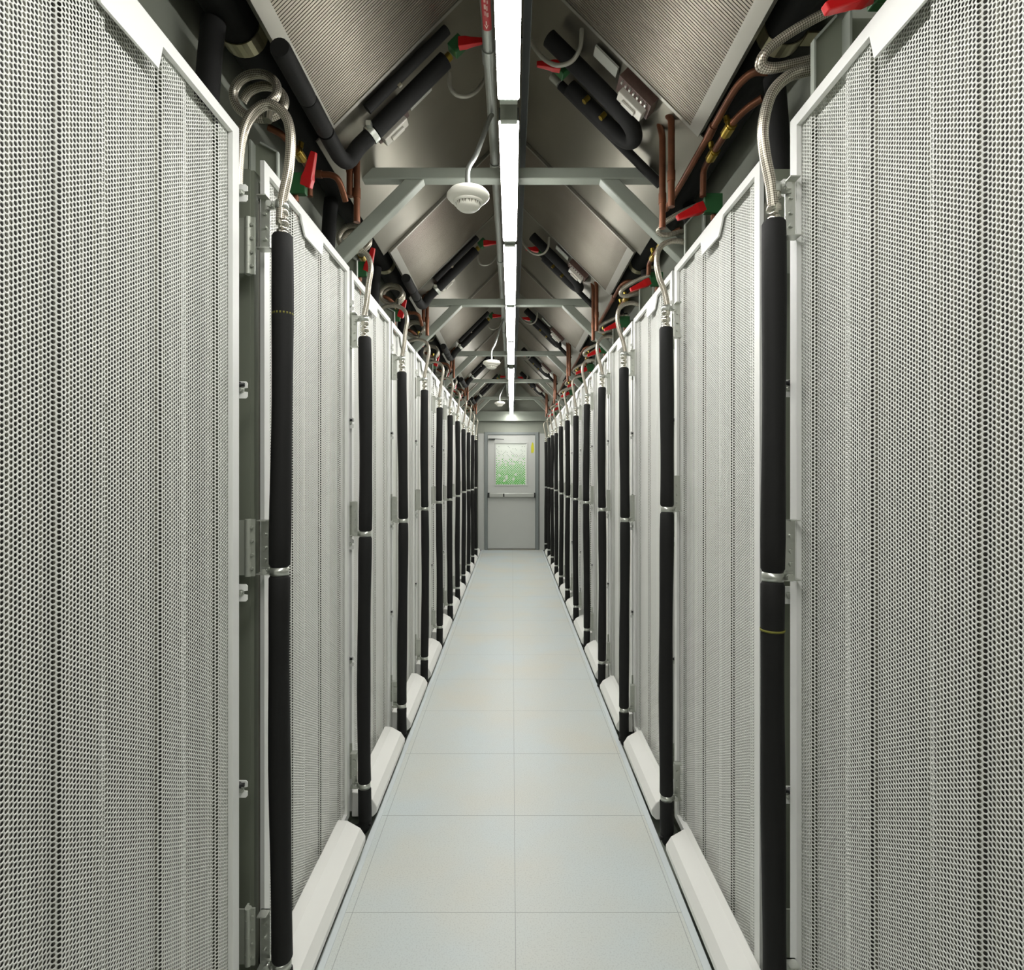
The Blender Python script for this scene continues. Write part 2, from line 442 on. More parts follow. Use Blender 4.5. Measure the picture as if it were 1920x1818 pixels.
BO = {-1: 0.0, 1: 0.016}
def make_rack(s, n, near):
    y0 = rack_y0(n) - (.03 if (s > 0 and n == 1) else 0)
    t = thing('server_rack', (s * 1.2, y0, 0), '', 'rack', 'white perforated server racks lining the aisle')
    b = MB()   # cabinet shell
    bx_side(b, s, .80, 1.70, y0, y0 + .02, ZF - .04, 2.575); bx_side(b, s, .80, 1.70, y0 + W - .02, y0 + W, ZF - .04, 2.575)
    bx_side(b, s, .80, 1.70, y0 + .02, y0 + W - .02, 2.555, 2.575); bx_side(b, s, 1.68, 1.70, y0 + .02, y0 + W - .02, ZF - .04, 2.555)
    bx_side(b, s, .80, 1.68, y0 + .02, y0 + W - .02, ZF - .04, 0.0)
    b.build('cabinet_body', M_BODY, t)
    b = MB(); bx_side(b, s, .832, .86, y0 + .03, y0 + W - .03, .05, 2.54)
    b.build('coil_core', M_CORE, t)
    # door frame with the dropped tab in its top rail
    b = MB(); f0, f1 = .756, .769
    bx_side(b, s, f0, f1, y0, y0 + .036, .05, ZT); bx_side(b, s, f0, f1, y0 + W - .036, y0 + W, .05, ZT)
    bx_side(b, s, f0, .785, y0 + .036, y0 + W - .036, .050, .080)
    bx_side(b, s, f0, f1, y0 + .036, y0 + W - .036, ZT - .030, ZT)
    b.prism([(s * f0, y0 + .29, ZT - .030), (s * f0, y0 + .525, ZT - .030), (s * f0, y0 + .51, ZT - .088), (s * f0, y0 + .335, ZT - .088), (s * f0, y0 + .31, ZT - .06)], (s * .006, 0, 0))
    door = b.build('door', M_WHITE, t)
    b = MB(); bx_side(b, s, .788, .80, y0 + .002, y0 + .03, .02, ZT - .03); bx_side(b, s, .788, .80, y0 + W - .03, y0 + W - .002, .02, ZT - .03)
    bx_side(b, s, .788, .80, y0 + .03, y0 + W - .03, ZT - .05, ZT - .03)
    b.build('door_return', M_BODY, door)
    if near == 2: pm = perforated(s, 'perforated_panel', door, y0, .0094, .00375, .0013, 12)
    elif near == 1: pm = perforated(s, 'perforated_panel', door, y0, .0094, .0037, .0013, 6)
    else: pm = perforated(s, 'perforated_panel', door, y0, .0188, .0074, .0026, 6)
    # hinges on the near edge
    for zc in (2.31, 1.43, 0.297):
        b = MB(); hy = y0 - .020
        b.cyl((s * .769, hy, zc - .083), (s * .769, hy, zc + .083), .0095, 14)
        for q in (-.05, 0.0, .05): b.cyl((s * .769, hy, zc + q - .001), (s * .769, hy, zc + q + .001), .0102, 14)
        bx_side(b, s, .776, .82, hy - .002, hy + .002, zc - .08, zc + .08)
        bx_side(b, s, .776, .781, hy, y0 + .002, zc - .08, zc + .08); bx_side(b, s, .749, .769, hy - .002, hy + .002, zc - .083, zc + .083)
        for q in (-.06, -.02, .02, .06): b.cyl((s * .756, hy - .008, zc + q), (s * .756, hy - .002, zc + q), .0048, 6)
        b.build('hinge', M_HINGE, t)
    # latch tabs on the far edge
    for zc in (2.43, 1.88, 1.313, .765):
        b = MB(); ly = y0 + W + .014
        pts = [(.785, zc - .024), (.744, zc - .024), (.739, zc - .019), (.739, zc - .006), (.752, zc - .004), (.752, zc + .004), (.739, zc + .006), (.739, zc + .019), (.744, zc + .024), (.785, zc + .024)]
        b.prism([(s * q, ly, z) for q, z in pts], (0, .003, 0))
        tab = b.build('latch_tab', M_WHITE, t)
        b = MB(); b.cyl((s * .757, ly - .009, zc), (s * .757, ly + .006, zc), .0065, 6); b.cyl((s * .757, ly - .002, zc), (s * .757, ly, zc), .010, 14)
        b.build('bolt', M_ZINC, tab)
        if zc in (1.88, .765):
            MB().lathe([(.001, 0), (.007, 0), (.0085, .006), (.0085, .018), (.0055, .021), (.0055, .030), (.001, .030)], (s * .776, ly - .004, zc + .014), 12, (-s, 0, 0)).build('stud', M_BLACK, tab)
    # white kick bumper
    o = BO[s]; bd = [(.754, .146), (.712 + o, .142), (.656 + o, .110), (.634 + o, .076), (.634 + o, .052), (.655 + o, .030), (.754, .030)]
    ya_, yb_ = (y0 - .012, y0 + .70) if s < 0 else (y0 - .035, y0 + .645)
    b = MB(); b.prism([(s * q, ya_, z) for q, z in bd], (0, yb_ - ya_, 0))
    b.build('kick_bumper', M_BUMP, t, bevel=0.004)
    b = MB(); bx_side(b, s, .785, .80, y0, y0 + W, ZF - .05, .05)
    b.build('plinth', M_BODY, t)
    return t

def rack_label(s, n):
    if n == 1: return f'large perforated white rack cut off by the {SIDE[s]} edge of the view'
    return f'perforated white rack, {ORD[n]} from the camera in the {SIDE[s]} row'
RACKS = {}
for s in (-1, 1):
    p1 = make_rack(s, 1, 2); p1['label'] = rack_label(s, 1); RACKS[s, 1] = p1
    p2 = make_rack(s, 3, 1); p2['label'] = rack_label(s, 3); RACKS[s, 3] = p2
    p3 = make_rack(s, 6, 0); p3['label'] = rack_label(s, 6); RACKS[s, 6] = p3
    for n in (2, 4, 5, 7, 8, 9, 10, 11, 12):
        src = p2 if n <= 5 else p3
        r = copy_tree(src, (s * 1.2, rack_y0(n), 0), rack_label(s, n))
        if n == 2:
            r.scale = (1, 0.93 / W, 1)
            for c in kids(r):
                if c.name.startswith('hinge'): c.location.y -= 0.055
        RACKS[s, n] = r

# ------------------------------------------------------------------ coolant hoses in front of the gaps
def ring(b, c, r, h, th=.003, n=20):
    b.lathe([(r, -h / 2), (r + th, -h / 2), (r + th, h / 2), (r, h / 2), (r, -h / 2)], c, n)

HOSE_L = {1: (.680, 1.71, 2.35, 1.36), 2: (.681, 2.69, 2.275, 1.365)}
HOSE_R = {1: (.690, 1.535, 2.315, 1.375), 2: (.688, 2.59, 2.295, 1.485), 3: (.686, 3.545, 2.285, 1.36)}
ARCH = {(-1, 1): [(.680, .74), (.674, .80), (.655, .89), (.649, .985), (.665, 1.045), (.710, 1.075), (.755, 1.05), (.785, .99), (.797, .90), (.800, .80)],
        (1, 1): [(.690, .70), (.682, .76), (.665, .84), (.660, .91), (.680, .99), (.722, 1.035), (.775, 1.05), (.83, 1.055)]}
def make_hose(s, n):
    if s < 0: dp, Y, zt, zm = HOSE_L.get(n, (.679, 2.692 + .9145 * (n - 2), 2.27 + .02 * math.sin(n * 2.1), 1.36 + .012 * math.sin(n * 1.7)))
    else: dp, Y, zt, zm = HOSE_R.get(n, (.686, 2.60 + .915 * (n - 2), 2.275 + .02 * math.sin(n * 1.9), 1.36 + .012 * math.cos(n * 1.3)))
    if n == 1: lab = f'thick black insulated coolant hose beside the {SIDE[s]}-edge rack, closest to the camera'
    else: lab = f'black insulated coolant hose, {ORD[n]} from the camera in the {SIDE[s]} row'
    t = thing('coolant_hose', (s * dp, Y, 0), lab, 'hose', 'black coolant hoses hanging in front of the rack gaps')
    rnd = random.Random(n * 10 + s)
    def wob(z): return s * dp + .004 * math.sin(z * 3.1 + n * 1.3) , Y + .004 * math.cos(z * 2.3 + n)
    zl = 0.205
    R0 = .030
    for (za, zb) in ((zt, zm + .013), (zm - .013, zl + .012), (zl - .012, .045)):
        m = max(4, int(abs(za - zb) / .08)); path = []; rr = []
        for i in range(m + 1):
            z = za + (zb - za) * i / m; x, y = wob(z); path.append((x, y, z)); rr.append(R0 + .0012 * math.sin(z * 9 + n))
        # rounded ends
        def endp(k, dz):
            x, y, z = path[k]; return (x, y, z + dz)
        path = [path[0]] + [endp(0, -.008)] + path[1:-1] + [endp(-1, .008)] + [path[-1]]
        rr = [R0 * .86] + [R0] + rr[1:-1] + [R0] + [R0 * .86]
        b = MB().tube(path, rr, 20)
        if zb < .1:
            x, y = wob(.045)
            b.tube(spline([(x, y, .06), (x, y, .03), (x + s * .012, y - .004, .008), (x + s * .04, y - .006, -.006), (x + s * .066, y - .006, -.010)], 4), .0285, 18)
            b.tube([(x - s * .010, y - .01, .034), (x - s * .034, y - .014, .030)], .009, 10)
        b.build('insulation_sleeve', M_RUBBER, t)
    xa, ya = wob(zt)
    b = MB()
    b.lathe([(0.001, 0), (.017, 0), (.017, .016), (.012, .018), (.012, .030), (.019, .031), (.019, .046), (.013, .048), (.013, .060), (.018, .061), (.018, .078), (.013, .082), (.013, .10), (.001, .10)], (xa, ya, zt - .004), 12)
    b.build('fitting', M_CHROME, t)
    arch = ARCH.get((s, n))
    if arch is None:
        e = rnd.uniform(-.008, .008)
        arch = [(dp + .005, zt - H + .09), (dp - .008, zt - H + .16), (.662 + e, .87), (.652 + e, .95), (.672 + e, 1.01), (.725, 1.035), (.79, 1.03 + e), (.84, 1.0)]
    pts = [(s * d, Y + .02 * i / len(arch) * (1 if n > 1 else -1), H + h) for i, (d, h) in enumerate(arch)]
    MB().tube(spline(pts, 7), .0125 if n > 1 else .0145, 16, uvscale=.004).build('braided_hose', M_BRAID, t)
    # clamps with their bracket plates on the hinge posts
    for zc in (zt + .085, zm, zl):
        x, y = wob(zc); b = MB(); rr = .0235 if zc < zt else .0165
        ring(b, (x, y, zc), rr, .024)
        o = .012
        b.box(min(x + s * rr, x + s * (rr + .030)), max(x + s * rr, x + s * (rr + .030)), y - .004, y + .004, zc - .012, zc + .012)
        cl = b.build('clamp', M_ZINC, t)
        b = MB(); bxp = x + s * (rr + .016); b.cyl((bxp, y - .016, zc), (bxp, y + .016, zc), .006, 6); b.cyl((bxp, y - .020, zc), (bxp, y - .012, zc), .010, 6)
        b.build('bolt', M_ZINC, cl)
        b = MB(); d0 = dp + .037
        zc0 = zc - .13 if zc > zt else zc - .005
        bx_side(b, s, d0, d0 + .027, Y + .012, Y + .016, zc0 - .0, zc0 + .155)
        bx_side(b, s, d0 - .012, d0 + .027, Y - .022, Y + .016, zc0 - .003, zc0)
        bx_side(b, s, d0, d0 + .027, Y - .018, Y + .016, zc0 + .152, zc0 + .155)
        br = b.build('bracket', M_ZINC, t)
        if n <= 3:
            for q in (.035, .07, .11):
                MB().cyl((s * (d0 + .015), Y + .004, zc0 + q), (s * (d0 + .015), Y + .013, zc0 + q), .0065, 6).build('bolt', M_ZINC, br)
    if (s, n) in ((-1, 1), (1, 1)):
        zc = 2.115 if s < 0 else 1.235
        x, y = wob(zc); b = MB(); ring(b, (x, y, zc), R0 + .0003, .006, .0008, 20)
        b.build('crayon_seam', M_CHALK, t)
    return t
for n in range(1, 12): make_hose(-1, n)
for n in range(1, 13): make_hose(1, n)

# ------------------------------------------------------------------ trusses
HB = 1.333
def make_truss(k):
    Y = 2.64 + 2.0 * k
    t = thing('roof_truss', (0, Y, H + HB), f'grey steel cross beam with two diagonal knee braces, {ORD[k + 1]} from the camera', 'truss', 'grey truss frames across the aisle')
    MB().box(-.752, .752, Y, Y + .062, H + HB, H + HB + .052).build('cross_beam', M_STEELG, t, bevel=.005)
    for s in (-1, 1):
        b = MB(); w = .088
        p = [(s * (.40), Y + .002, H + HB), (s * (.40 + w), Y + .002, H + HB), (s * .838, Y + .002, H + HB - (.838 - .40 - w)), (s * .838, Y + .002, H + HB - (.838 - .40))]
        zb = H + .957
        # cut level where it stands on the cabinet top
        p = [(s * .40, Y + .002, H + HB), (s * (.40 + w), Y + .002, H + HB), (s * (.40 + w + HB - .957), Y + .002, zb), (s * (.40 + HB - .957), Y + .002, zb)]
        b.prism(p, (0, .058, 0)); b.build('knee_brace', M_STEELG, t, bevel=.005)
    return t
for k in range(5): make_truss(k)

# ------------------------------------------------------------------ lamps on the ridge
LX = -.011
def make_lamp(i, ya, yb, lab):
    hz = H + 1.20
    t = thing('linear_light', (LX, (ya + yb) / 2, hz), lab, 'light', 'row of linear lights along the ridge')
    b = MB(); w = .0345
    pr = [(-w, .0), (-w * .93, -.005), (w * .93, -.005), (w, 0), (w, .009), (-w, .009)]
    b.prism([(LX + x, ya, hz + z + .006) for x, z in pr], (0, yb - ya, 0))
    b.build('diffuser', M_LAMP, t)
    MB().box(LX - .0355, LX + .0355, ya - .002, yb + .002, hz + .0155, hz + .062).build('housing', M_DARK, t, bevel=.003)
    for q in (.25, .75):
        yq = ya + (yb - ya) * q
        MB().box(LX - .004, LX + .004, yq - .004, yq + .004, hz + .061, H + 1.43).build('hanger', M_DARK, t)
    for e, d in ((ya, -1), (yb, 1)):
        y0_, y1_ = sorted((e, e + d * .028))
        MB().box(LX - .029, LX + .029, y0_, y1_, hz + .002, hz + .058).build('end_cap', M_STEELG, t, bevel=.002)
    return t
LAMPS = [(-1.50, -.36), (-.27, .80), (.87, 1.874), (2.012, 3.02), (3.11, 4.17), (4.25, 5.33), (5.40, 6.475), (6.78, 7.90), (7.97, 9.18), (9.25, 10.55), (10.62, 12.2)]
for i, (a, bb) in enumerate(LAMPS):
    n = i - 1
    lab = ('bright linear light behind the camera' + (' by the rear wall' if i == 0 else ' overhead')) if i < 2 else f'bright linear light, {ORD[n]} from the camera along the ridge'
    make_lamp(i, a, bb, lab)

# ridge pipe with its red sticker, and the strut channel
RP = (-.080, 1.45)
t = thing('ridge_pipe', (RP[0], 5, H + RP[1]), 'galvanised pipe running along the ridge beside the lights', 'pipe')
MB().tube([(RP[0], y, H + RP[1]) for y in (YB + .02, 2, 6, YL - .02)], .020, 18).build('pipe', M_GALV, t)
for yc in (2.02, 2.75, 4.0, 6.0, 8.0, 10.0):
    b = MB(); b.tube([(RP[0], yc - .035, H + RP[1]), (RP[0], yc + .035, H + RP[1])], .0245, 18); b.build('coupling', M_GALV, t)
b = MB(); r = .0207; arc = [(-1.9 + 1.5 * k / 10) for k in range(11)]
yl0, yl1 = 1.45, 1.885
vs = [(RP[0] + r * math.cos(a - .4), y, H + RP[1] + r * math.sin(a - .4)) for y in (yl0, yl1) for a in arc]
b.add(vs, [(k, k + 1, 11 + k + 1, 11 + k) for k in range(10)], True)
lb = b.build('pipe_label', M_STICK, t)
lb['label'] = 'red sticker with pale lettering and an arrow'
b = MB(); rr = .0212; rnd = random.Random(5)
def onpipe(a, y): return (RP[0] + rr * math.cos(a), y, H + RP[1] + rr * math.sin(a))
for a in (-1.85, -1.5):
    y = yl0 + .02
    while y < yl1 - .062:
        l = rnd.uniform(.012, .02)
        for q in (0, .10, .20):
            if rnd.random() < .8:
                b.add([onpipe(a + q - .035, y), onpipe(a + q + .035, y), onpipe(a + q + .035, y + l), onpipe(a + q - .035, y + l)], [(0, 1, 2, 3)])
        y += l + .008
b.add([onpipe(-1.74, yl1 - .042), onpipe(-1.58, yl1 - .042), onpipe(-1.58, yl1 - .026), onpipe(-1.74, yl1 - .026)], [(0, 1, 2, 3)])
b.add([onpipe(-1.96, yl1 - .026), onpipe(-1.36, yl1 - .026), onpipe(-1.66, yl1 - .008)], [(0, 1, 2)])
b.build('lettering', M_MARK, lb)

t = thing('strut_channel', (.05, 5, H + 1.44), 'grey strut channel along the ridge beyond the lights', 'channel')
b = MB(); b.box(.036, .038, YB, YL, H + 1.43, H + 1.46); b.box(.060, .062, YB, YL, H + 1.43, H + 1.46); b.box(.038, .060, YB, YL, H + 1.457, H + 1.46)
b.build('channel', M_DARK, t)
for k in range(6):
    y = 1.93 + 2.0 * k
    b = MB(); b.box(-.058, .036, y - .012, y + .012, H + 1.431, H + 1.435)
    b.build('hanger', M_DARK, t)

# ------------------------------------------------------------------ smoke detectors
def make_detector(i, x, Y, h, lab):
    t = thing('smoke_detector', (x, Y, H + h), lab, 'smoke detector', 'smoke detectors hung from the ridge pipe')
    c = (x, Y, H + h)
    MB().lathe([(.001, .034), (.045, .034), (.070, .026), (.080, .014), (.081, .006), (.072, -.004), (.058, -.012), (.001, -.012)], c, 36).build('base', M_CREAM, t)
    hd = MB().lathe([(.056, -.012), (.055, -.020), (.048, -.020), (.045, -.032), (.034, -.042), (.001, -.043)], c, 36).build('head', M_CREAM, t)
    b = MB()
    for k in range(12):
        a = 2 * PI * k / 12; e = .2
        b.add([(x + r_ * math.cos(a + q), Y + r_ * math.sin(a + q), H + h + z_) for q, r_, z_ in ((-e, .0487, -.0205), (e, .0487, -.0205), (e, .0452, -.0315), (-e, .0452, -.0315))], [(0, 1, 2, 3)])
    b.build('vent', M_VENT, hd)
    pth = spline([(RP[0], Y + .12, H + RP[1] - .026), (RP[0] - .012, Y + .10, H + RP[1] - .06), (x + .030, Y + .05, H + h + .20), (x - .002, Y + .02, H + h + .12), (x, Y, H + h + .03)], 8)
    MB().tube(pth, .0095, 14).build('conduit', M_GALV, t)
    return t
make_detector(0, -.166, 2.20, 1.035, 'large white smoke detector hanging at the first cross beam')
make_detector(1, -.186, 5.30, .985, 'white smoke detector hanging just beyond the second cross beam')
make_detector(2, -.190, 9.00, 1.06, 'smallest white smoke detector hanging near the end wall')

# ------------------------------------------------------------------ roof coils
def make_coil(s, k):
    y0, y1 = 1.40 + 2.0 * k, 2.226 + 2.0 * k
    t = thing('cooling_coil', tuple(slope(s, .0, (y0 + y1) / 2, 0)), f'sloping finned cooling coil panel, {ORD[k + 1]} from the camera on the {SIDE[s]} roof', 'cooling coil', 'sloping coil panels under the roof')
    T = Vector((-s, 0, 1)).normalized(); N = Vector((-s, 0, -1)).normalized(); YA = Vector((0, 1, 0))
    L = .96 * .98
    def quadbar(a0, a1, ya, yb, off0, off1, b):
        c = slope(s, (a0 + a1) / 2, (ya + yb) / 2, (off0 + off1) / 2)
        b.obox(c, T, YA, N, (a1 - a0) * 1.4142, yb - ya, off1 - off0)
    b = MB(); q = b
    quadbar(-.008, .027, y0, y1, -.03, .006, b); quadbar(.66, .685, y0, y1, -.03, .012, b)
    quadbar(.027, .66, y0, y0 + .016, -.03, .006, b); quadbar(.027, .66, y1 - .016, y1, -.03, .006, b)
    b.build('frame', M_ALU, t)
    b = MB(); n = 72; pitch = (y1 - y0 - .032) / n
    for i in range(n):
        yc = y0 + .016 + (i + .5) * pitch
        quadbar(.027, .66, yc - pitch * .36, yc + pitch * .36, -.012, .002, b)
    b.build('tube_bank', M_FIN, t)
    b = MB(); quadbar(.028, .662, y0 + .01, y1 - .01, -.03, -.014, b); b.build('backing', M_COILBK, t)
    return t
for s in (-1, 1):
    for k in range(6): make_coil(s, k)

# seam strips on the roof sheets between the coils
def make_seam(s, k):
    b = MB(); y = 3.385 + 2.0 * k
    T = Vector((-s, 0, 1)).normalized(); N = Vector((-s, 0, -1)).normalized()
    c = slope(s, .34, y, -.044); b.obox(c, T, (0, 1, 0), N, .92, .012, .012)
    o = b.build('seam_strip', M_ALU, origin=c)
    tag(o, f'thin bright metal strip on the {SIDE[s]} roof sheet, {ORD[k + 1]} from the camera', 'strip', 'metal strips across the roof sheets')

# lower eaves sheet between coils
for s in (-1, 1):
    b = MB()
    T = Vector((-s, 0, 1)).normalized(); N = Vector((-s, 0, -1)).normalized()
    for k in range(-1, 7):
        y0 = 2.23 + 2.0 * k; y1 = min(3.396 + 2.0 * k, YL - .01)
        if y0 > YL: continue
        c = slope(s, .335, (y0 + y1) / 2, -.012); b.obox(c, T, (0, 1, 0), N, .74 * 1.4142, y1 - y0, .006)
    o = b.build('trim_%d' % (6 if s < 0 else 7), M_ROOF); struct(o)

# ------------------------------------------------------------------ header pipes under the eaves
HD, HHH, HR = .838, 1.372, .066
def make_header(s):
    t = thing('header_pipe', (s * HD, 5, H + HHH), f'thick black insulated header pipe running above the {SIDE[s]} racks', 'pipe', 'black header pipes under the eaves')
    MB().tube([(s * HD, y, H + HHH) for y in [YB + .02] + [i * .5 for i in range(-3, 28)] + [YL - .02]], HR, 28).build('insulation', M_RUBBER, t)
    for k in range(6):
        y = 1.80 + 2.0 * k; b = MB()
        pr = [(HR + .001), (HR + .005)]
        a0, a1 = -2.75, .9
        ang = [a0 + (a1 - a0) * i / 16 for i in range(17)]
        ins = [(s * (HD - 0) + s * (-pr[0] * math.cos(a)), H + HHH + pr[0] * math.sin(a)) for a in ang]
        out = [(s * HD + s * (-pr[1] * math.cos(a)), H + HHH + pr[1] * math.sin(a)) for a in ang]
        for i in range(16):
            b.prism([(ins[i][0], y - .028, ins[i][1]), (out[i][0], y - .028, out[i][1]), (out[i + 1][0], y - .028, out[i + 1][1]), (ins[i + 1][0], y - .028, ins[i + 1][1])], (0, .056, 0))
        e = out[0]
        xs = sorted((e[0], e[0] + s * .045)); b.box(xs[0], xs[1], y - .028, y + .028, e[1] - .006, e[1])
        b.build('strap', M_GOLD, t)
    return t
for s in (-1, 1): make_header(s)

# elbows, risers and copper along each bay
def make_riser(s, n):
    Y = rack_y1(n) + .06 if s < 0 else rack_y1(n) - .80
    lab = f'black insulated riser pipe dropping behind the {SIDE[s]} rack doors, {ORD[n]} from the camera'
    t = thing('riser_pipe', (s * .872, Y, 2.60), lab, 'pipe', 'black risers from header to rack')
    b = MB().tube(spline([(s * .862, Y + .01, H + HHH - .072), (s * .868, Y + .005, H + 1.22), (s * .876, Y, H + 1.08), (s * .882, Y - .01, 2.45 if (s < 0 and n == 1) else 2.585)], 6), .033, 18)
    b.build('insulation', M_RUBBER, t)
    return t
for s in (-1, 1):
    for n in range(1 if s < 0 else 2, 12): make_riser(s, n)

def make_valve(s, n):
    yf = rack_y1(n); Y = yf - .36 if s > 0 else yf - .52
    hv_ = 1.035 if n == 1 else 1.075
    lab = f'ball valve with red handle and green body, {ORD[n]} from the camera above the {SIDE[s]} racks'
    t = thing('ball_valve', (s * .80, Y, 2.61), lab, 'valve', 'red handled ball valves above the racks')
    c = Vector((s * .800, Y, H + hv_))
    b = MB(); bx_side(b, s, .775, .835, Y - .022, Y + .022, H + hv_ - .03, H + hv_ + .03); bx_side(b, s, .768, .842, Y - .026, Y - .012, H + hv_ - .04, H + hv_ + .04)
    b.build('body', M_GREEN, t, bevel=.004)
    b = MB()
    dirv = Vector((-s * .86, -.12, -.40)).normalized() if s > 0 else Vector((-s * .30, -.25, .80)).normalized()
    side_ = dirv.cross(Vector((0, 1, 0))).normalized(); up = side_.cross(dirv)
    p0 = c + Vector((-s * .03, -.012, -.01))
    def sect(q, w, h): return [p0 + dirv * q + side_ * (w * a) + up * (h * bb) for a, bb in ((-1, -1), (1, -1), (1, 1), (-1, 1))]
    S = [sect(0, .020, .014), sect(.03, .021, .016), sect(.05, .017, .013), sect(.11, .012, .010), sect(.125, .010, .009)]
    vs = [v for q in S for v in q]; fs = [(3, 2, 1, 0), (16, 17, 18, 19)]
    for i in range(4):
        for k in range(4): fs.append((i * 4 + k, i * 4 + (k + 1) % 4, i * 4 + 4 + (k + 1) % 4, i * 4 + 4 + k))
    b.add(vs, fs); b.build('handle', M_RED, t, bevel=.003)
    b = MB(); b.cyl((s * .815, Y, 2.577), (s * .815, Y, H + hv_ - .02), .010, 14); b.cyl((s * .815, Y, H + hv_ - .06), (s * .815, Y, H + hv_ - .04), .015, 6)
    b.build('stem_pipe', M_COPPER, t)
    return t
def make_bracket(s, n):
    yf = rack_y1(n); Y = yf - .13 if s > 0 else rack_y0(n) + .13
    d1, h1, h2 = (.94, 1.095, 1.155) if s > 0 else (.865, 1.045, 1.075)
    lab = f'grey folded sheet bracket standing on the {ORD[n]} rack of the {SIDE[s]} row'
    t = thing('pipe_bracket', (s * .85, Y, 2.577), lab, 'bracket', 'grey brackets standing on the racks')
    b = MB(); b.prism([(s * .80, Y, 2.577), (s * .80, Y, 2.608), (s * .765, Y, 2.608), (s * .765, Y, H + h1), (s * .82, Y, H + h2), (s * d1, Y, H + h2), (s * d1, Y, 2.577)], (0, .004, 0))
    b.build('back_plate', M_BODY, t)
    b = MB(); bx_side(b, s, .763, .768, Y - .012, Y + .006, 2.608, H + h1); bx_side(b, s, .840, .846, Y - .035, Y, 2.577, H + h2 - .005); b.prism([(s * .763, Y - .012, H + h1), (s * .768, Y - .012, H + h1 - .003), (s * .822, Y - .012, H + h2 - .003), (s * .819, Y - .012, H + h2 + .002)], (0, .018, 0))
    b.build('side_flange', M_PLATE, t)
    return t
def make_copper(s, n):
    yf = rack_y1(n)
    lab = f'copper branch pipe with brass unions, {ORD[n]} from the camera above the {SIDE[s]} racks'
    t = thing('copper_branch', (s * .80, yf - .5, H + 1.2), lab, 'pipe', 'copper branch pipes above the racks')
    d = .755 if s > 0 else .80; hh = 1.195 if n <= 2 else 1.15
    d2 = d
    pts = [(s * (d + .065), yf - .80, H + hh + .03), (s * (d + .03), yf - .76, H + hh + .02), (s * d2, yf - .70, H + hh), (s * d2, yf - .50, H + hh), (s * d2, yf - .44, H + hh), (s * d2, yf - .415, H + hh - .012), (s * d2, yf - .41, H + hh - .035), (s * d2, yf - .405, H + 1.09)]
    if s < 0:
        pts = [(s * (d + .065), yf - .64, H + hh + .03), (s * (d + .02), yf - .62, H + hh + .01)] + pts[3:]
    MB().tube(spline(pts, 5), .0125, 14).build('pipe', M_COPPER, t)
    for y in ((yf - .68, yf - .52) if s > 0 else (yf - .52,)):
        b = MB(); b.cyl((s * d2, y - .024, H + hh), (s * d2, y + .024, H + hh), .021, 6); b.cyl((s * d2, y - .034, H + hh), (s * d2, y + .034, H + hh), .0165, 14)
        b.cyl((s * d2, y, H + hh), (s * (d2 - .006), y, H + hh + .032), .0085, 10); b.cyl((s * (d2 - .005), y, H + hh + .026), (s * (d2 - .008), y, H + hh + .044), .011, 6)
        b.build('union', M_BRASS, t)
    return t
def make_link(s, n):
    yf = rack_y1(n); Y = yf - .09 if s > 0 else yf + .165
    lab = f'short braided steel link hose, {ORD[n]} from the camera above the {SIDE[s]} racks'
    t = thing('link_hose', (s * .75, Y, H + 1.05), lab, 'hose', 'braided link hoses beside the valves')
    if s > 0:
        pts = [(.845, -.05, 1.185), (.80, -.03, 1.175), (.745, -.01, 1.155), (.695, .01, 1.13), (.668, .02, 1.105), (.670, .03, 1.085), (.70, .03, 1.078), (.75, .03, 1.088), (.80, .03, 1.10), (.85, .03, 1.11)]
        for q, r_, e in ((0, .0125, 0), (.024, .0095, .010)):
            MB().tube(spline([(s * d, Y + y + q, H + h + e) for d, y, h in pts], 6), r_, 14, uvscale=.004).build('braid', M_BRAID, t)
            d, y, h = pts[0]; MB().cyl((s * d, Y + y + q, H + h + e), (s * (d + .03), Y + y + q, H + h + e + .004), r_ + .003, 6).build('end_ferrule', M_CHROME, t)  # ferrule on the end of the braid, not a mounting
    else:
        cx, cz = s * .790, H + 1.165
        pts = [(cx + .074 * math.cos(a), Y + .009 * a, cz + .060 * math.sin(a)) for a in [(-.8 + i * .45) for i in range(23)]]
        MB().tube(spline(pts, 3), .0135, 14, uvscale=.004).build('braid', M_BRAID, t)
        b = MB(); b.cyl(pts[0], (pts[0][0] - .002, pts[0][1] - .01, pts[0][2] - .06), .014, 8); b.build('end_ferrule', M_CHROME, t)  # ferrule on the lower end of the loop, not a mounting
    return t
for s in (-1, 1):
    for n in range(1, 12):
        make_valve(s, n); make_copper(s, n); make_link(s, n)
        if s > 0 or n > 1: make_bracket(s, n)

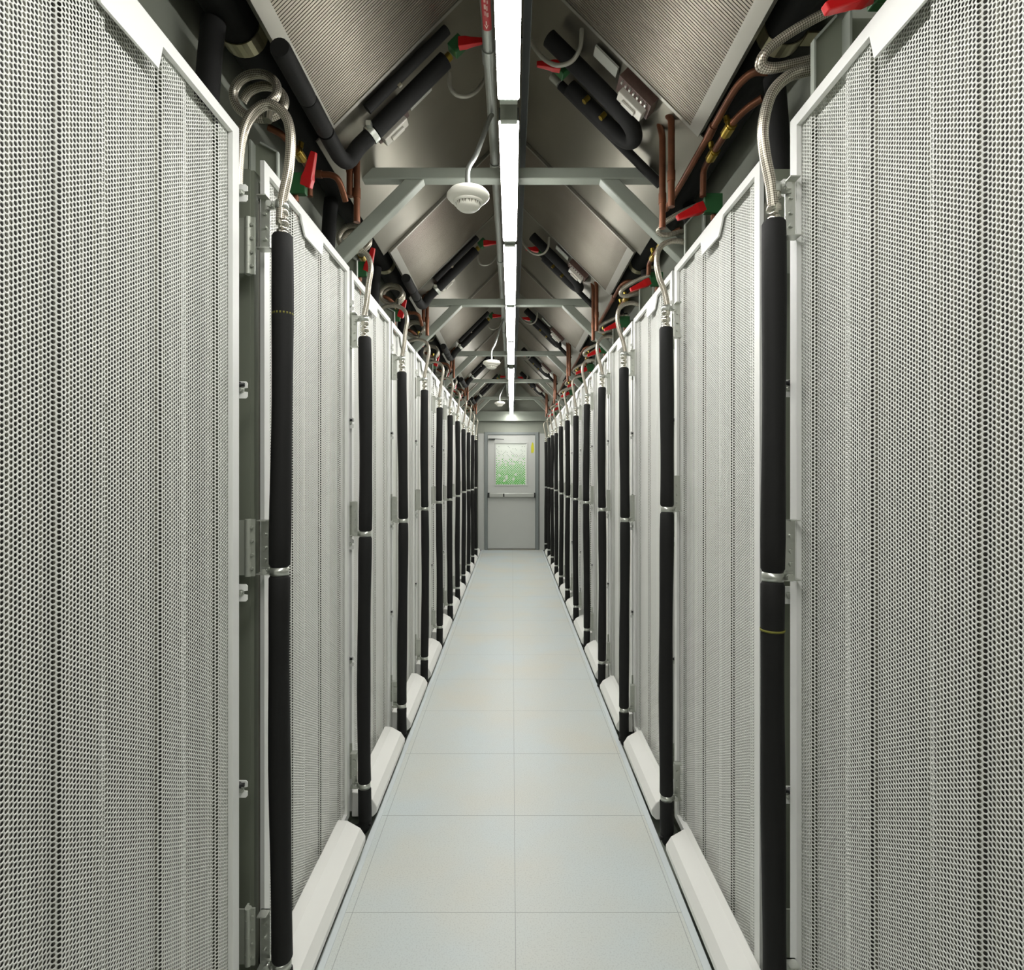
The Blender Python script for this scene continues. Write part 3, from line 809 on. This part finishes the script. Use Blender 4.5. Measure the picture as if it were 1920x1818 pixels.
# ------------------------------------------------------------------ pipework on the roof sheet beside each truss
def path_slope(s, L): return [slope(s, a, Y, off) for a, Y, off in L]
def make_bay(s, k):
    dy = 2.0 * k; o = ORD[k + 1]; sd = SIDE[s]
    g = 'insulated pipes on the roof sheets'
    if s < 0:
        # thick pipe rising to the ridge
        t = thing('insulated_pipe', tuple(slope(s, .2, 2.42 + dy, .06)), f'thick black pipe climbing the {sd} roof sheet, {o} from the camera', 'pipe', g)
        MB().tube(path_slope(s, [(a, 2.34 + dy, .055) for a in (.118, .2, .33, .40)]), .034, 18).build('insulation', M_RUBBER, t)
        b = MB(); c = slope(s, .105, 2.34 + dy, .055); ax = Vector((1, 0, 1)) / 1.4142
        b.cyl(c - ax * .012, c + ax * .012, .037, 18); b.obox(c + Vector((0, -.045, .01)), (1, 0, 0), (0, 1, 0), (0, 0, 1), .02, .03, .02)
        b.build('clamp', M_ZINC, t)
        b = MB(); b.tube(path_slope(s, [(.398, 2.34 + dy, .055), (.420, 2.34 + dy, .055)]), .017, 12); b.build('union', M_BRASS, t)
        # eaves pipe with elbow
        t = thing('insulated_pipe', tuple(slope(s, -.02, 2.1 + dy, .04)), f'jointed black elbow pipe along the {sd} coil rail, {o} from the camera', 'pipe', g)
        for ya, yb in ((1.68, 1.91), (1.915, 2.09)):
            MB().tube([(s * .672, ya + dy, H + 1.228), (s * .672, ya + .01 + dy, H + 1.228), (s * .672, yb - .01 + dy, H + 1.227), (s * .672, yb + dy, H + 1.227)], [.028, .031, .031, .028], 18).build('insulation', M_RUBBER, t)
        e = [(s * .672, 2.095 + dy, H + 1.227), (s * .672, 2.18 + dy, H + 1.227), (s * .670, 2.27 + dy, H + 1.229), (s * .654, 2.325 + dy, H + 1.246)]
        e += [tuple(slope(s, .05, 2.34 + dy, .055)), tuple(slope(s, .095, 2.34 + dy, .055))]
        MB().tube(spline(e, 5), .031, 18).build('elbow', M_RUBBER, t)
        t = thing('insulated_pipe', tuple(slope(s, .2, 2.29 + dy, .03)), f'slim black pipe against the {sd} coil edge, {o} from the camera', 'pipe', g)
        MB().tube(path_slope(s, [(a, 2.262 + dy, .02) for a in (.13, .25, .38, .44)]), .020, 14).build('insulation', M_RUBBER, t)
        b = MB(); c = slope(s, .24, 2.262 + dy, .043); b.obox(c, (0, 1, 0), (1, 0, 1), (-1, 0, 1), .012, .012, .01); b.build('clip', M_CHROME, t)
        va, vY = .467, 2.32; bxa, bxY = .185, 2.43; tagY = 2.47; cop = ((.671, 2.405, 1.14, 1.31), (.643, 2.41, 1.035, 1.33))
        hdir = Vector((.95, -.10, .02))
    else:
        t = thing('insulated_pipe', tuple(slope(s, .3, 2.45 + dy, .05)), f'black pipe bent into a U on the {sd} roof, {o} from the camera', 'pipe', g)
        P = [(.52, 2.385, .05), (.40, 2.385, .05), (.28, 2.388, .05), (.20, 2.40, .05), (.165, 2.43, .05), (.155, 2.47, .05), (.17, 2.51, .05), (.21, 2.535, .05), (.30, 2.54, .05), (.42, 2.54, .05)]
        MB().tube(spline(path_slope(s, [(a, y + dy, f) for a, y, f in P]), 5), .034, 18).build('insulation', M_RUBBER, t)
        b = MB()
        for a, y in ((.34, 2.47), (.27, 2.47)):
            c = slope(s, a, y + dy, .06); b.cyl(c, c + Vector((-s, 0, -1)) * .02, .012, 8)
        b.build('test_cap', M_BRASS, t)
        t = thing('insulated_pipe', tuple(slope(s, .2, 2.62 + dy, .03)), f'slim black pipe beside the truss on the {sd} roof, {o} from the camera', 'pipe', g)
        MB().tube(path_slope(s, [(a, 2.62 + dy, .028) for a in (.47, .35, .2, .10, .02)]), .020, 14).build('insulation', M_RUBBER, t)
        b = MB(); b.tube(path_slope(s, [(.475, 2.62 + dy, .028), (.51, 2.62 + dy, .028)]), .017, 10); b.build('coupling', M_ZINC, t)
        va, vY = .475, 2.462; bxa, bxY = .205, 2.29; tagY = 2.29; cop = ((.622, 2.27, 1.035, 1.40), (.608, 2.35, .985, 1.36))
        hdir = Vector((-.97, -.1, .03))
    T = Vector((-s, 0, 1)).normalized(); N = Vector((-s, 0, -1)).normalized(); YA = Vector((0, 1, 0))
    # valve near the ridge
    t = thing('ball_valve', tuple(slope(s, va, vY + dy, .07)), f'red handled green ball valve near the ridge on the {sd} roof, {o} from the camera', 'valve', 'ball valves near the ridge')
    b = MB(); c = slope(s, va - .02, vY + dy, .06); b.obox(c, T, YA, N, .06, .045, .05); b.build('body', M_GREEN, t, bevel=.004)
    b = MB(); hv = hdir.normalized(); sd_ = hv.cross(Vector((0, 1, 0))).normalized(); up = sd_.cross(hv); p0 = slope(s, va - .022, vY - .032 + dy, .075)
    S = []
    for q, w in ((0, .020), (.03, .019), (.05, .015), (.10, .010)): S += [p0 + hv * q + sd_ * (w * a) + up * (w * .7 * e) for a, e in ((-1, -1), (1, -1), (1, 1), (-1, 1))]
    fs = [(3, 2, 1, 0), (12, 13, 14, 15)] + [(i * 4 + q, i * 4 + (q + 1) % 4, i * 4 + 4 + (q + 1) % 4, i * 4 + 4 + q) for i in range(3) for q in range(4)]
    b.add(S, fs); b.build('handle', M_RED, t, bevel=.003)
    # clear terminal box and label plate
    t = thing('junction_box', tuple(slope(s, bxa, bxY + dy, .03)), f'clear junction box with brown terminals on the {sd} roof, {o} from the camera', 'junction box', 'junction boxes on the roof sheets')
    c = slope(s, bxa, bxY + dy, .012); b = MB(); b.obox(c, T, YA, N, .17, .085, .05); b.build('base', M_BROWN, t)
    b = MB(); c = slope(s, bxa - .005, bxY + (.02 if s < 0 else .02) + dy, .048); b.obox(c, T, YA, N, .13, .05, .03); c = slope(s, bxa - .005, bxY + .02 + dy, .068); b.obox(c, T, YA, N, .07, .022, .012)
    b.build('cover', M_CLEAR, t, bevel=.004)
    b = MB()
    for i in range(7):
        c = slope(s, bxa - .045 + .015 * i, bxY - .028 + dy, .042); b.obox(c, T, YA, N, .008, .012, .008)
    b.build('terminal', M_ZINC, t)
    b = MB(); c = slope(s, bxa + .125, tagY + dy, .010); b.obox(c, T, YA, N, .125, .055, .008)
    ob = b.build('label_plate', M_LABEL, origin=c); tag(ob, f'pale label plate beside the junction box on the {sd} roof, {o} from the camera', 'label plate', 'label plates on the roof sheets')
    # grey flexible conduit loop
    if s < 0: P = [(.41, 2.43, .05), (.385, 2.44, .09), (.385, 2.45, .13), (.41, 2.46, .16), (.45, 2.47, .165), (.51, 2.47, .14), (.56, 2.47, .10), (.60, 2.47, .06)]
    else: P = [(.43, 2.255, .01), (.40, 2.26, .06), (.395, 2.28, .11), (.42, 2.30, .15), (.46, 2.31, .165), (.51, 2.31, .16), (.56, 2.31, .13), (.60, 2.31, .09)]
    b = MB().tube(spline(path_slope(s, [(a, y + dy, f) for a, y, f in P]), 6), .0085, 12)
    c = slope(s, .5, 2.5 + dy, .1); ob = b.build('flexible_conduit', M_CONDUIT, origin=c)
    tag(ob, f'grey flexible conduit looping from the {sd} roof to the ridge, {o} from the camera', 'conduit', 'flexible conduits near the ridge')
    # copper drops
    for i, (d, y, ha, hb) in enumerate(cop):
        t = thing('copper_drop', (s * d, y + dy, H + ha), f'{"outer" if i == 0 else "inner"} rusty copper drop pipe at the {sd} end of the {o} truss', 'pipe', 'copper drop pipes beside the trusses')
        top = slope(s, SX - d + .01, y + dy, -.01)
        zt = min(H + hb, top.z - .02)
        pts = [(s * d, y + dy, H + ha), (s * d, y + dy, H + ha + .12), (s * d, y + dy, zt - .05), (s * d, y + .004 + dy, zt), (top.x, y + .03 + dy, top.z + .01)]
        MB().tube(spline(pts, 5), .0135, 14).build('pipe', M_COPPER, t)
        b = MB(); b.cyl((s * d, y + dy, H + ha + .10), (s * d, y + dy, H + ha + .14), .016, 14); b.build('pipe_coupling', M_COPPER, t)  # coupling sleeve around the drop pipe, not a mount
    # long copper run under the header
    if s > 0:
        t = thing('copper_run', (s * .70, 2.2 + dy, H + 1.21), f'bare copper pipe sloping under the {sd} header pipe, {o} from the camera', 'pipe', 'bare copper pipes under the header')
        P = [(.80, 1.815, 1.25), (.76, 1.825, 1.255), (.735, 1.86, 1.25), (.722, 1.92, 1.24), (.71, 2.10, 1.215), (.695, 2.40, 1.185), (.675, 2.545, 1.15)]
        MB().tube(spline([(s * d, y + dy, H + h) for d, y, h in P], 5), .0125, 14).build('pipe', M_COPPER, t)
        b = MB(); c = Vector((s * .7115, 2.08 + dy, H + 1.218)); b.cyl(c - Vector((0, .03, -.004)), c + Vector((0, .03, -.004)), .0155, 14); b.build('coupling', M_COPPER, t)
    else:
        t = thing('copper_run', (s * .70, 2.5 + dy, H + 1.16), f'bare copper elbow under the {sd} header pipe, {o} from the camera', 'pipe', 'bare copper pipes under the header')
        P = [(.778, 2.30, 1.18), (.75, 2.30, 1.178), (.715, 2.30, 1.175), (.690, 2.305, 1.16), (.680, 2.33, 1.13), (.676, 2.36, 1.10)]
        MB().tube(spline([(s * d, y + dy, H + h) for d, y, h in P], 5), .0125, 14).build('pipe', M_COPPER, t)
        MB().cyl((s * .777, 2.30 + dy, H + 1.180), (s * .752, 2.30 + dy, H + 1.178), .0155, 14).build('pipe_coupling', M_COPPER, t)  # coupling sleeve at the outer end of the elbow, not a mount
for s in (-1, 1):
    for k in range(5):
        make_bay(s, k)

# ------------------------------------------------------------------ camera, world, view
cam = bpy.data.cameras.new('camera'); co = bpy.data.objects.new('camera', cam); C.objects.link(co)
co.location = (0, 0, H); co.rotation_euler = (PI / 2, 0, 0)
cam.sensor_fit = 'HORIZONTAL'; cam.sensor_width = 36.0; cam.lens = 36.0 * F / 1920.0
cam.shift_y = -(909 - 885) / 1920.0; cam.shift_x = 0.0
cam.clip_start = 0.02; cam.clip_end = 100
bpy.context.scene.camera = co
w = bpy.data.worlds.new('world'); bpy.context.scene.world = w; w.use_nodes = True
w.node_tree.nodes['Background'].inputs[0].default_value = (0.8, 0.85, 0.85, 1); w.node_tree.nodes['Background'].inputs[1].default_value = 0.05
sc = bpy.context.scene
sc.view_settings.view_transform = 'Standard'; sc.view_settings.look = 'None'; sc.view_settings.gamma = 1.0
sc.view_settings.use_curve_mapping = False
sc.view_settings.exposure = 0.0
sc.cycles.max_bounces = 8; sc.cycles.diffuse_bounces = 5; sc.cycles.glossy_bounces = 4
sc.cycles.use_denoising = True
